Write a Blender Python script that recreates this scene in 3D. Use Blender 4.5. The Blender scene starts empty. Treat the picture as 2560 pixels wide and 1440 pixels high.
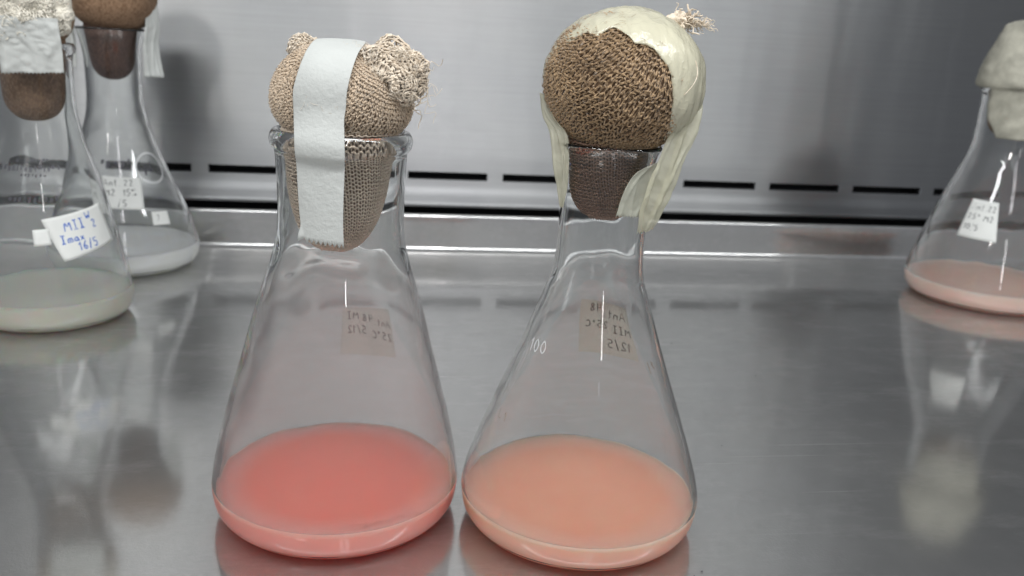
import bpy, math, random
import numpy as np
from mathutils import Vector, Matrix

random.seed(7); RNG = np.random.default_rng(7)
scene = bpy.context.scene
COL = scene.collection
PI = math.pi

# ------------------------------------------------------------------ camera
cam_d = bpy.data.cameras.new('camera'); cam = bpy.data.objects.new('camera', cam_d); COL.objects.link(cam)
yaw, pitch, roll = -0.1612802, 0.28188714, 0.05856089
fwd = Vector((-math.sin(yaw)*math.cos(pitch), math.cos(yaw)*math.cos(pitch), -math.sin(pitch)))
right = Vector((math.cos(yaw), math.sin(yaw), 0)); up = right.cross(fwd)
r2 = right*math.cos(roll) + up*math.sin(roll); u2 = -right*math.sin(roll) + up*math.cos(roll)
CAMH = 0.1673851
m = Matrix((r2, u2, -fwd)).transposed().to_4x4(); m.translation = Vector((0, 0, CAMH))
cam.matrix_world = m
cam_d.sensor_width = 36; cam_d.lens = 30.94; cam_d.clip_start = 0.01; cam_d.clip_end = 50
cam_d.dof.use_dof = True; cam_d.dof.focus_distance = 0.285; cam_d.dof.aperture_fstop = 17.5
scene.camera = cam
scene.render.engine = 'CYCLES'
cy = scene.cycles
cy.use_denoising = True
cy.max_bounces = 22; cy.diffuse_bounces = 4; cy.glossy_bounces = 6; cy.transmission_bounces = 20; cy.transparent_max_bounces = 12
cy.sample_clamp_indirect = 4.0; cy.sample_clamp_direct = 0
cy.caustics_refractive = True; cy.caustics_reflective = True; cy.blur_glossy = 0.6

# ------------------------------------------------------------------ world and lamps
w = bpy.data.worlds.new('World'); scene.world = w; w.use_nodes = True
bg = w.node_tree.nodes['Background']; bg.inputs[0].default_value = (0.80, 0.84, 0.92, 1); bg.inputs[1].default_value = 0.30
def area(name, loc, target, sx, sy, power, col):
    l = bpy.data.lights.new(name, 'AREA'); l.shape = 'RECTANGLE'; l.size = sx; l.size_y = sy; l.energy = power; l.color = col
    o = bpy.data.objects.new(name, l); COL.objects.link(o); o.location = loc
    o.rotation_euler = (Vector(target)-Vector(loc)).to_track_quat('-Z', 'Y').to_euler(); return o
area('cabinet_tube_lamp', (0.12, 0.02, 0.66), (0.12, 0.40, 0.05), 1.34, 0.07, 8.0, (0.97, 0.99, 1.0))
area('room_ceiling_lamp', (-0.50, -0.52, 0.66), (0.0, 0.45, 0.08), 0.11, 0.11, 2.1, (1.0, 0.98, 0.95))
area('streak_softbox', (0.13, -0.50, 0.40), (0.1, 0.7, 0.12), 0.02, 0.15, .26, (1.0, 0.98, 0.98))  # softbox added behind the camera for short streaks on the glass
area('wall_glow_lamp', (0.075, -0.32, 0.88), (0.075, 0.7, 0.15), 0.022, 0.6, .55, (1.0, 0.97, 1.0))  # unseen pair added for the wall's central glow, too high for the flasks to mirror
area('wall_glow_lamp', (0.137, -0.32, 0.88), (0.137, 0.7, 0.15), 0.028, 0.6, .95, (1.0, 0.97, 1.0))
scene.view_settings.view_transform = 'Standard'; scene.view_settings.look = 'None'
scene.view_settings.exposure = 0.0; scene.view_settings.gamma = 1.0

# ------------------------------------------------------------------ material helpers
def mat(name):
    mt = bpy.data.materials.new(name); mt.use_nodes = True
    nt = mt.node_tree; return mt, nt, nt.nodes['Principled BSDF'], nt.nodes['Material Output']
def N(nt, t, **kw):
    n = nt.nodes.new(t)
    for k, v in kw.items():
        if k.startswith('i_'):
            key = k[2:]; key = int(key) if key.isdigit() else key
            n.inputs[key].default_value = v
        else: setattr(n, k, v)
    return n
def noise(nt, scale, detail=4, rough=.55, vec=None, stretch=None):
    n = N(nt, 'ShaderNodeTexNoise'); n.inputs['Scale'].default_value = scale; n.inputs['Detail'].default_value = detail; n.inputs['Roughness'].default_value = rough
    tc = N(nt, 'ShaderNodeTexCoord'); src = tc.outputs['Object']
    if stretch:
        mp = N(nt, 'ShaderNodeMapping'); mp.inputs['Scale'].default_value = stretch; nt.links.new(src, mp.inputs[0]); src = mp.outputs[0]
    nt.links.new(src, n.inputs['Vector']); return n
def ramp(nt, fac, stops):
    r = N(nt, 'ShaderNodeValToRGB'); e = r.color_ramp.elements
    while len(e) < len(stops): e.new(.5)
    for i, (p, c) in enumerate(stops):
        e[i].position = p; e[i].color = (*c, 1) if len(c) == 3 else c
    nt.links.new(fac, r.inputs[0]); return r
def bump(nt, h, strength, dist, bs):
    b = N(nt, 'ShaderNodeBump'); b.inputs['Strength'].default_value = strength; b.inputs['Distance'].default_value = dist
    nt.links.new(h, b.inputs['Height']); nt.links.new(b.outputs[0], bs.inputs['Normal']); return b
def g(v): return (v, v, v)

def steel_wall():
    mt, nt, bs, out = mat('brushed_steel_wall')
    fine = noise(nt, 1.0, 5, .65, stretch=(25, 1, 2600)); blot = noise(nt, 6, 3, .5, stretch=(1, 1, 1.3))
    c = ramp(nt, blot.outputs[0], [(.3, (.375, .380, .385)), (.7, (.43, .432, .428))]); nt.links.new(c.outputs[0], bs.inputs['Base Color'])
    bs.inputs['Metallic'].default_value = 1.0
    r = ramp(nt, blot.outputs[0], [(.3, g(.40)), (.75, g(.46))]); nt.links.new(r.outputs[0], bs.inputs['Roughness'])
    bs.inputs['Anisotropic'].default_value = 0.99; bs.inputs['Anisotropic Rotation'].default_value = 0.25
    tg = N(nt, 'ShaderNodeCombineXYZ'); tg.inputs[0].default_value = 1.0; nt.links.new(tg.outputs[0], bs.inputs['Tangent'])
    wav = noise(nt, 1.0, 3, .55, stretch=(9, 1, .8)); b1 = N(nt, 'ShaderNodeBump'); b1.inputs['Strength'].default_value = .5; b1.inputs['Distance'].default_value = .004; nt.links.new(wav.outputs[0], b1.inputs['Height'])
    gr = noise(nt, 1.0, 6, .7, stretch=(14, 1, 900)); gm = ramp(nt, gr.outputs[0], [(.3, g(.90)), (.7, g(1.0))]); mm = N(nt, 'ShaderNodeMix', data_type='RGBA', blend_type='MULTIPLY'); mm.inputs[0].default_value = 1
    nt.links.new(c.outputs[0], mm.inputs[6]); nt.links.new(gm.outputs[0], mm.inputs[7]); nt.links.new(mm.outputs[2], bs.inputs['Base Color'])
    b2 = bump(nt, fine.outputs[0], .2, .0004, bs); nt.links.new(b1.outputs[0], b2.inputs['Normal']); return mt
def steel_table():
    mt, nt, bs, out = mat('worn_steel_table')
    fine = noise(nt, 1.0, 4, .6, stretch=(40, 1500, 1500)); blot = noise(nt, 9, 5, .6); speck = noise(nt, 900, 3, .6)
    c = ramp(nt, blot.outputs[0], [(.3, (.56, .558, .55)), (.7, (.64, .635, .62))]); nt.links.new(c.outputs[0], bs.inputs['Base Color'])
    bs.inputs['Metallic'].default_value = 1.0; rr = ramp(nt, noise(nt, 22, 5, .6).outputs[0], [(.3, g(.06)), (.7, g(.11))]); nt.links.new(rr.outputs[0], bs.inputs['Roughness'])
    b = bump(nt, fine.outputs[0], .03, .0003, bs)
    bs2 = N(nt, 'ShaderNodeBsdfPrincipled'); bs2.inputs['Base Color'].default_value = (.50, .498, .487, 1); bs2.inputs['Metallic'].default_value = .85; bs2.inputs['Roughness'].default_value = .36
    b2 = bump(nt, speck.outputs[0], .5, .0003, bs2)
    sm = noise(nt, 30, 6, .72, stretch=(.7, 1.6, 1)); smr = ramp(nt, sm.outputs[0], [(.50, g(0)), (.70, g(.13))])
    tc = N(nt, 'ShaderNodeTexCoord'); mpp = N(nt, 'ShaderNodeMapping'); mpp.inputs['Rotation'].default_value = (0, 0, .5); mpp.inputs['Scale'].default_value = (6, 420, 1); nt.links.new(tc.outputs['Object'], mpp.inputs[0])
    sc = N(nt, 'ShaderNodeTexNoise'); sc.inputs['Scale'].default_value = 1; sc.inputs['Detail'].default_value = 2; nt.links.new(mpp.outputs[0], sc.inputs['Vector']); scr = ramp(nt, sc.outputs[0], [(.715, g(0)), (.74, g(.35))])
    f0 = ramp(nt, blot.outputs[0], [(.25, g(.28)), (.75, g(.50))]); ad = N(nt, 'ShaderNodeMath', operation='ADD'); nt.links.new(f0.outputs[0], ad.inputs[0]); nt.links.new(smr.outputs[0], ad.inputs[1])
    f = N(nt, 'ShaderNodeMath', operation='ADD', use_clamp=True); nt.links.new(ad.outputs[0], f.inputs[0]); nt.links.new(scr.outputs[0], f.inputs[1]); mx = N(nt, 'ShaderNodeMixShader')
    nt.links.new(f.outputs[0], mx.inputs[0]); nt.links.new(bs.outputs[0], mx.inputs[1]); nt.links.new(bs2.outputs[0], mx.inputs[2]); nt.links.new(mx.outputs[0], out.inputs[0]); return mt
def dark_mat():
    mt, nt, bs, out = mat('dark_void'); bs.inputs['Base Color'].default_value = (.004, .004, .005, 1); bs.inputs['Roughness'].default_value = .8; return mt
def glass_mat(name, rough=.0, tint=(.985, .995, .99)):
    mt, nt, bs, out = mat(name)
    bs.inputs['Base Color'].default_value = (*tint, 1); bs.inputs['Transmission Weight'].default_value = 1; bs.inputs['Roughness'].default_value = rough; bs.inputs['IOR'].default_value = 1.47
    n = noise(nt, 70, 2, .5, stretch=(1, 1, .35)); bump(nt, n.outputs[0], .05, .001, bs); return mt
def fog_glass(name, amount, zlo, zhi, col=(.9, .9, .9)):
    mt = glass_mat(name); nt = mt.node_tree; bs = nt.nodes['Principled BSDF']; out = nt.nodes['Material Output']
    tc = N(nt, 'ShaderNodeTexCoord'); sp = N(nt, 'ShaderNodeSeparateXYZ'); nt.links.new(tc.outputs['Object'], sp.inputs[0])
    wob = noise(nt, 60, 3); ad = N(nt, 'ShaderNodeMath', operation='MULTIPLY_ADD'); ad.inputs[1].default_value = .006; nt.links.new(wob.outputs[0], ad.inputs[0]); nt.links.new(sp.outputs[2], ad.inputs[2])
    mr = N(nt, 'ShaderNodeMapRange'); mr.inputs[1].default_value = zhi; mr.inputs[2].default_value = zlo; mr.inputs[3].default_value = 0; mr.inputs[4].default_value = 1
    nt.links.new(ad.outputs[0], mr.inputs[0])
    sm = noise(nt, 120, 4, .6, stretch=(1, 1, .2)); rm = ramp(nt, sm.outputs[0], [(.25, g(.8)), (.75, g(1.0))])
    mu = N(nt, 'ShaderNodeMath', operation='MULTIPLY'); nt.links.new(mr.outputs[0], mu.inputs[0]); nt.links.new(rm.outputs[0], mu.inputs[1])
    mu2 = N(nt, 'ShaderNodeMath', operation='MULTIPLY'); mu2.inputs[1].default_value = amount; nt.links.new(mu.outputs[0], mu2.inputs[0])
    df = N(nt, 'ShaderNodeBsdfDiffuse'); df.inputs[0].default_value = (*col, 1); tr = N(nt, 'ShaderNodeBsdfTranslucent'); tr.inputs[0].default_value = (*col, 1)
    a = N(nt, 'ShaderNodeMixShader'); a.inputs[0].default_value = .5; nt.links.new(df.outputs[0], a.inputs[1]); nt.links.new(tr.outputs[0], a.inputs[2])
    mx = N(nt, 'ShaderNodeMixShader'); nt.links.new(mu2.outputs[0], mx.inputs[0]); nt.links.new(bs.outputs[0], mx.inputs[1]); nt.links.new(a.outputs[0], mx.inputs[2]); nt.links.new(mx.outputs[0], out.inputs[0]); return mt
def milk(name, col, sss=.006, rough=.12, radius=(1, .55, .45), rim=(.028, .0425), pale=(.95, .70, .66)):
    mt, nt, bs, out = mat(name)
    n = noise(nt, 55, 5, .6); c = ramp(nt, n.outputs[0], [(.3, (col[0]*.99, col[1]*.95, col[2]*.94)), (.7, (min(1, col[0]*1.01), col[1]*1.05, col[2]*1.06))]); 
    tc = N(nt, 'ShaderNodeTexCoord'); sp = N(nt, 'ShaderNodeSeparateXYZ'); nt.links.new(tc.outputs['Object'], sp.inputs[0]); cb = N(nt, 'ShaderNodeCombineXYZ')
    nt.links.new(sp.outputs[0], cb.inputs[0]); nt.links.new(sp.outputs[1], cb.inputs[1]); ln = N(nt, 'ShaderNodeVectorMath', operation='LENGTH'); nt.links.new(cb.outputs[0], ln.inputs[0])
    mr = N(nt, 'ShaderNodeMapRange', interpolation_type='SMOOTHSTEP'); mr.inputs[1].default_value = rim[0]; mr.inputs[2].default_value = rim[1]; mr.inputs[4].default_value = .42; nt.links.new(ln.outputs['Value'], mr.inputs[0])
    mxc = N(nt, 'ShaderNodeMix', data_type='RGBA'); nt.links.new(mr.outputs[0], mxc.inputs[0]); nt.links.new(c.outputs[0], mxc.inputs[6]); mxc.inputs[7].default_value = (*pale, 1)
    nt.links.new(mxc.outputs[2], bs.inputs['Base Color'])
    bs.inputs['Subsurface Weight'].default_value = 1; bs.inputs['Subsurface Radius'].default_value = radius; bs.inputs['Subsurface Scale'].default_value = sss
    bs.inputs['Roughness'].default_value = rough; bs.inputs['IOR'].default_value = 1.34; return mt
def clear_broth(name, col):
    mt, nt, bs, out = mat(name); bs.inputs['Base Color'].default_value = (*col, 1); bs.inputs['Subsurface Weight'].default_value = .6; bs.inputs['Subsurface Scale'].default_value = .01; bs.inputs['Transmission Weight'].default_value = .38; bs.inputs['Roughness'].default_value = .14; bs.inputs['IOR'].default_value = 1.34
    n = noise(nt, 30, 2); bump(nt, n.outputs[0], .02, .001, bs); return mt
def fibre(name, dark, light, sc=900, sheen=.3, blot=120):
    mt, nt, bs, out = mat(name)
    n = noise(nt, sc, 4, .7); m2 = noise(nt, blot, 4, .6)
    mx = N(nt, 'ShaderNodeMath', operation='MULTIPLY_ADD'); mx.inputs[1].default_value = .55; nt.links.new(n.outputs[0], mx.inputs[0])
    h = N(nt, 'ShaderNodeMath', operation='MULTIPLY'); h.inputs[1].default_value = .45; nt.links.new(m2.outputs[0], h.inputs[0]); nt.links.new(h.outputs[0], mx.inputs[2])
    c = ramp(nt, mx.outputs[0], [(.36, dark), (.64, light)]); nt.links.new(c.outputs[0], bs.inputs['Base Color'])
    bs.inputs['Roughness'].default_value = .85; bs.inputs['Sheen Weight'].default_value = sheen; bs.inputs['Specular IOR Level'].default_value = .2
    bump(nt, n.outputs[0], .6, .0004, bs); return mt
def knit_cloth(name, dark, light, scale=900):
    mt, nt, bs, out = mat(name)
    tc = N(nt, 'ShaderNodeTexCoord'); mp = N(nt, 'ShaderNodeMapping'); mp.inputs['Scale'].default_value = (1, 1, .6); nt.links.new(tc.outputs['Object'], mp.inputs[0])
    v = N(nt, 'ShaderNodeTexVoronoi'); v.inputs['Scale'].default_value = scale; nt.links.new(mp.outputs[0], v.inputs['Vector'])
    n = noise(nt, 90, 4); c = ramp(nt, v.outputs[0], [(.1, light), (.75, dark)]); c2 = ramp(nt, n.outputs[0], [(.3, g(.75)), (.7, g(1.0))])
    mx = N(nt, 'ShaderNodeMix', data_type='RGBA', blend_type='MULTIPLY'); mx.inputs[0].default_value = 1; nt.links.new(c.outputs[0], mx.inputs[6]); nt.links.new(c2.outputs[0], mx.inputs[7]); nt.links.new(mx.outputs[2], bs.inputs['Base Color'])
    bs.inputs['Roughness'].default_value = .9; bump(nt, v.outputs[0], .5, -.0006, bs); return mt
def paper(name, col, trans=.35, rough=.7, bmp=.3, sc=400, dirt=.9, coat=0, crease=.05):
    mt, nt, bs, out = mat(name)
    n = noise(nt, sc, 5, .65); n2 = noise(nt, 60, 4)
    c = ramp(nt, n2.outputs[0], [(.3, tuple(x*dirt for x in col)), (.7, col)]); nt.links.new(c.outputs[0], bs.inputs['Base Color'])
    bs.inputs['Roughness'].default_value = rough; bs.inputs['Specular IOR Level'].default_value = .35
    if coat:
        bs.inputs['Coat Weight'].default_value = coat; bs.inputs['Coat Roughness'].default_value = .07
    b0 = bump(nt, n.outputs[0], bmp, .0006, bs)
    cn = noise(nt, 150, 2, .5); sb = N(nt, 'ShaderNodeMath', operation='SUBTRACT'); sb.inputs[1].default_value = .5; nt.links.new(cn.outputs[0], sb.inputs[0]); ab = N(nt, 'ShaderNodeMath', operation='ABSOLUTE'); nt.links.new(sb.outputs[0], ab.inputs[0])
    cr = ramp(nt, ab.outputs[0], [(0, g(1)), (.035, g(0))]); b1 = N(nt, 'ShaderNodeBump'); b1.inputs['Strength'].default_value = min(1, crease); b1.inputs['Distance'].default_value = .0004; nt.links.new(cr.outputs[0], b1.inputs['Height']); nt.links.new(b1.outputs[0], b0.inputs['Normal'])
    if coat: nt.links.new(b0.outputs[0], bs.inputs['Coat Normal'])
    tr = N(nt, 'ShaderNodeBsdfTranslucent'); nt.links.new(c.outputs[0], tr.inputs[0])
    mx = N(nt, 'ShaderNodeMixShader'); mx.inputs[0].default_value = trans; nt.links.new(bs.outputs[0], mx.inputs[1]); nt.links.new(tr.outputs[0], mx.inputs[2]); nt.links.new(mx.outputs[0], out.inputs[0]); return mt
def sheer_paper(name, col, see=.35, **kw):
    mt = paper(name, col, **kw); nt = mt.node_tree; out = nt.nodes['Material Output']; src = out.inputs[0].links[0].from_socket
    tp = N(nt, 'ShaderNodeBsdfTransparent'); tp.inputs[0].default_value = (1, .98, .94, 1)
    mx = N(nt, 'ShaderNodeMixShader'); mx.inputs[0].default_value = see; nt.links.new(src, mx.inputs[1]); nt.links.new(tp.outputs[0], mx.inputs[2]); nt.links.new(mx.outputs[0], out.inputs[0]); return mt
def ink(name, col, see=0.0):
    mt, nt, bs, out = mat(name); bs.inputs['Base Color'].default_value = (*col, 1); bs.inputs['Roughness'].default_value = .6; bs.inputs['Alpha'].default_value = 1-see; return mt

M = dict(wall=steel_wall(), table=steel_table(), void=dark_mat(), glass=glass_mat('clear_glass'),
    fogL=fog_glass('misted_inner_glass', .17, .089, .093, (.95, .92, .91)), fogR=fog_glass('lightly_misted_inner_glass', .08, .06, .10), fogB=fog_glass('back_flask_inner_glass', .07, .08, .14),
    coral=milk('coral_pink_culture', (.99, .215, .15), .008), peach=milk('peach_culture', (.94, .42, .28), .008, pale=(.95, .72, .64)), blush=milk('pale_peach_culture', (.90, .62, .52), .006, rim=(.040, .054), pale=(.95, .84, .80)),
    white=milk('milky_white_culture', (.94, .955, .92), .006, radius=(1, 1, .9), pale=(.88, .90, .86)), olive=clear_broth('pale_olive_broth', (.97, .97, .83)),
    cotL=fibre('beige_cotton', (.17, .115, .075), (.33, .24, .165)), yarnL=fibre('beige_gauze_yarn', (.40, .30, .20), (.74, .60, .45), 1500, .4, 90),
    cotR=fibre('dark_brown_cotton', (.065, .038, .020), (.15, .09, .05)), yarnR=fibre('tan_gauze_yarn', (.17, .105, .052), (.53, .365, .205), 1500, .4, 90),
    plugL=fibre('brightened_beige_gauze_yarn', (.60, .48, .36), (.95, .82, .67), 1500, .4, 90),  # same gauze as the left ball, colour brightened against the dim light in the neck
    plugR=fibre('dark_plug_yarn', (.15, .085, .055), (.33, .20, .13), 1500, .4, 90),
    fray=fibre('frayed_gauze', (.50, .40, .29), (.82, .73, .60), 700, .5, 200), tapeW=paper('white_masking_tape', (.55, .565, .54), .15, .7, .6, 520, .92),
    tapeY=sheer_paper('cream_masking_tape_shiny', (.80, .775, .61), .20, trans=.32, rough=.22, bmp=.28, sc=800, dirt=.86, coat=1.0, crease=.22), tapeY2=sheer_paper('cream_tape_tail', (.70, .69, .55), .42, trans=.35, crease=.25, rough=.35, bmp=.8, sc=260, dirt=.88, coat=.6),
    tapeS=sheer_paper('sheer_tape_flap', (.62, .63, .54), .42, trans=.3, rough=.45, bmp=.8, sc=300, dirt=.8, coat=.4),
    clothBr=knit_cloth('brown_knit_cloth', (.15, .085, .045), (.30, .19, .115)), clothBd=knit_cloth('dark_brown_knit_cloth', (.07, .035, .025), (.15, .085, .06)), clothTan=knit_cloth('tan_knit_cloth', (.22, .14, .08), (.40, .28, .17)),
    cream=fibre('cream_gauze', (.62, .58, .48), (.90, .86, .76), 600, .3, 60), creamTape=paper('cream_cap_tape', (.50, .485, .40), .15, .65, 1.0, 160, .50),
    label=paper('white_label_paper', (.82, .83, .80), .25, .7, .1), labelB=sheer_paper('beige_back_label', (1, .93, .86), .86, trans=.5, bmp=.1), labelC=sheer_paper('cream_back_label', (1, .97, .83), .78, trans=.5, bmp=.1),
    inkB=ink('blue_ink', (.02, .10, .42)), inkK=ink('black_ink', (.03, .03, .035)), inkG=ink('faded_black_ink', (.05, .045, .04), .2), enamel=ink('white_enamel', (.80, .81, .81), .35), brownmark=ink('brown_enamel', (.30, .17, .09), .3), greyprint=ink('grey_enamel', (.06, .06, .07), .12))

# ------------------------------------------------------------------ mesh helpers
def mesh(name, V, F, mats, parent=None, loc=None, smooth=True, midx=None):
    me = bpy.data.meshes.new(name)
    V = np.asarray(V, np.float32)
    if isinstance(F, np.ndarray):
        k = F.shape[1]; me.vertices.add(len(V)); me.vertices.foreach_set('co', V.ravel())
        me.loops.add(F.size); me.loops.foreach_set('vertex_index', F.astype(np.int32).ravel())
        me.polygons.add(len(F)); me.polygons.foreach_set('loop_start', np.arange(0, F.size, k, dtype=np.int32))
        try: me.polygons.foreach_set('loop_total', np.full(len(F), k, dtype=np.int32))
        except Exception: pass
        me.update(calc_edges=True)
    else: me.from_pydata([tuple(map(float, v)) for v in V], [], F)
    for x in (mats if isinstance(mats, (list, tuple)) else [mats]): me.materials.append(x)
    if midx is not None: me.polygons.foreach_set('material_index', np.asarray(midx, np.int32))
    me.polygons.foreach_set('use_smooth', np.full(len(me.polygons), smooth)); me.validate(); me.update()
    o = bpy.data.objects.new(name, me); COL.objects.link(o)
    if parent: o.parent = parent
    if loc is not None: o.location = loc
    return o
def empty(name, loc, label, cat, group=None):
    o = bpy.data.objects.new(name, None); COL.objects.link(o); o.location = loc; o.empty_display_size = .01
    o['label'] = label; o['category'] = cat
    if group: o['group'] = group
    return o
def tag(o, label, cat, group=None):
    o['label'] = label; o['category'] = cat
    if group: o['group'] = group
    return o
def grid_faces(nr, nc, closed=False, off=0):
    i = np.arange(nr-1)[:, None]; j = np.arange(nc if closed else nc-1)[None, :]
    a = i*nc+j; b = i*nc+(j+1) % nc; c = (i+1)*nc+(j+1) % nc; d = (i+1)*nc+j
    return np.stack([a, b, c, d], -1).reshape(-1, 4)+off
def spline(pts, n):      # monotone-ish cubic through (z, r) knots
    p = np.array(pts, float); t = np.concatenate([[0], np.cumsum(np.hypot(*np.diff(p, axis=0).T))]); T = np.linspace(0, t[-1], n)
    out = []
    for k in range(2):
        y = p[:, k]; dl = np.diff(y)/np.diff(t); mm = np.zeros(len(y)); mm[0] = dl[0]; mm[-1] = dl[-1]
        for i in range(1, len(y)-1): mm[i] = 0 if dl[i-1]*dl[i] <= 0 else 2*dl[i-1]*dl[i]/(dl[i-1]+dl[i])
        i = np.clip(np.searchsorted(t, T)-1, 0, len(t)-2); h = t[i+1]-t[i]; s = (T-t[i])/h
        out.append((2*s**3-3*s**2+1)*y[i]+(s**3-2*s**2+s)*h*mm[i]+(-2*s**3+3*s**2)*y[i+1]+(s**3-s**2)*h*mm[i+1])
    return np.stack(out, 1)
def wob(P, seed, freq, n=6):     # smooth pseudo noise in [-1,1]
    r = np.random.default_rng(seed); s = 0
    for _ in range(n):
        k = r.normal(size=3)*freq; s = s+np.sin(P @ k+r.uniform(0, 6.28))
    return s/n*1.6
def tubes(paths, rad, sides=4, closed=False):
    P = np.asarray(paths, float); n, k, _ = P.shape
    T = np.roll(P, -1, 1)-np.roll(P, 1, 1) if closed else np.gradient(P, axis=1)
    T /= np.linalg.norm(T, axis=2, keepdims=True)+1e-12
    ref = np.array([.31, .52, .79]); A = np.cross(T, ref); A /= np.linalg.norm(A, axis=2, keepdims=True)+1e-12; B = np.cross(T, A)
    th = np.arange(sides)*2*PI/sides; rad = np.broadcast_to(np.asarray(rad, float), (n, k)) if np.ndim(rad) != 1 else np.broadcast_to(np.asarray(rad)[:, None], (n, k))
    V = P[:, :, None, :]+rad[:, :, None, None]*(A[:, :, None, :]*np.cos(th)[:, None]+B[:, :, None, :]*np.sin(th)[:, None])
    i = np.arange(k if closed else k-1); j = np.arange(sides); a = (i[:, None]*sides+j); b = (i[:, None]*sides+(j+1) % sides); ni = ((i+1) % k)[:, None]*sides
    F = np.stack([a, b, ni+(j+1) % sides, ni+j], -1).reshape(-1, 4)
    F = (F[None]+(np.arange(n)*k*sides)[:, None, None]).reshape(-1, 4)
    return V.reshape(-1, 3), F
def merge(parts):
    V = []; F = []; o = 0
    for v, f in parts: V.append(v); F.append(f+o); o += len(v)
    return np.concatenate(V), np.concatenate(F)
def sheet(Pg, thick):      # Pg: (nr,nc,3) grid -> thin closed solid
    Pg = np.asarray(Pg, float); nr, nc, _ = Pg.shape
    du = np.gradient(Pg, axis=0); dv = np.gradient(Pg, axis=1); n = np.cross(du, dv); n /= np.linalg.norm(n, axis=2, keepdims=True)+1e-12
    V = np.concatenate([(Pg+n*thick/2).reshape(-1, 3), (Pg-n*thick/2).reshape(-1, 3)]); K = nr*nc
    f1 = grid_faces(nr, nc); f2 = f1[:, ::-1]+K
    loop = [j for j in range(nc)]+[i*nc+nc-1 for i in range(1, nr)]+[(nr-1)*nc+j for j in range(nc-2, -1, -1)]+[i*nc for i in range(nr-2, 0, -1)]
    e = np.array([[loop[i], loop[(i+1) % len(loop)], loop[(i+1) % len(loop)]+K, loop[i]+K] for i in range(len(loop))])[:, ::-1]
    return V, np.concatenate([f1, f2, e])

# ------------------------------------------------------------------ the cabinet
X0, X1 = -1.3, 1.5
def arc(cy_, cz, r, a0, a1, n=7): return [(cy_+r*math.cos(math.radians(a)), cz+r*math.sin(math.radians(a))) for a in np.linspace(a0, a1, n)]
def extrude(name, prof, mt, xs=None):
    xs = np.linspace(X0, X1, 29) if xs is None else xs; p = np.array(prof)
    V = np.stack([np.broadcast_to(xs[None, :], (len(p), len(xs))), np.broadcast_to(p[:, :1], (len(p), len(xs))), np.broadcast_to(p[:, 1:], (len(p), len(xs)))], -1)
    return mesh(name, V.reshape(-1, 3), grid_faces(len(p), len(xs))[:, ::-1], mt)
YL, HS, YW = .67227, .02861, .70634
prof = [(-.9, 0), (-.2, 0), (.3, 0), (.6, 0)]+arc(YL-.004, .004, .004, -90, 0, 8)+[(YL, .012), (YL+.0003, .020)]+arc(YL+.0025, HS-.0022, .0022, 180, 20, 8)+[(YL+.0045, .018), (YL+.0045, -.02)]
ws = extrude('work_surface', prof, M['table']); ws['kind'] = 'structure'
# rear wall with cut slots and a foot that curves onto a narrow ledge
x0, PITCH, SL, ZT, ZB = -.12848, .0768, .06424, .05666, .05037
xs = [X0]
ks = [k for k in range(-15, 21) if X0+.02 < x0+k*PITCH < X1-.1]
for k in ks: xs += [x0+k*PITCH, x0+k*PITCH+SL]
xs.append(X1); xs = np.array(xs)
zr = [(YW, .75), (YW, .4), (YW, .2), (YW, .1), (YW, ZT), (YW, ZB), (YW, .0465)]+arc(YW-.009, .0460, .009, 0, -80, 8)[1:]+[(.692, .0360)]+arc(.6895, .0335, .0020, 80, 180, 6)+[(.6885, .0318), (.7050, .0318)]
V = np.array([[(x, y, z) for x in xs] for y, z in zr]).reshape(-1, 3); nc = len(xs)
F = grid_faces(len(zr), nc); keep = []
for f in F:
    r_, c_ = divmod(int(f[0]), nc); keep.append(not (r_ == 4 and c_ % 2 == 1 and c_ < nc-1))
wall = mesh('cabinet_wall', V, F[np.array(keep)], M['wall'], smooth=False); wall['kind'] = 'structure'
sl_me = None
for k in ks:
    a, b, d_ = 0, SL, .012
    if sl_me is None:
        v = [(a, 0, 0), (b, 0, 0), (b, 0, ZT-ZB), (a, 0, ZT-ZB), (a, d_, 0), (b, d_, 0), (b, d_, ZT-ZB), (a, d_, ZT-ZB)]
        o = mesh('vent_slot', v, [(0, 1, 5, 4), (1, 2, 6, 5), (2, 3, 7, 6), (3, 0, 4, 7), (4, 5, 6, 7)], M['void'], smooth=False); sl_me = o.data
    else:
        o = bpy.data.objects.new('vent_slot', sl_me); COL.objects.link(o)
    o.parent = wall; o.location = (x0+k*PITCH, YW+.0006, ZB)
gap = extrude('gap_floor', [(YL+.0047, -.018), (.7045, -.018), (.7045, .0312)], M['void'], np.array([X0, X1])); gap.parent = wall

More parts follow.
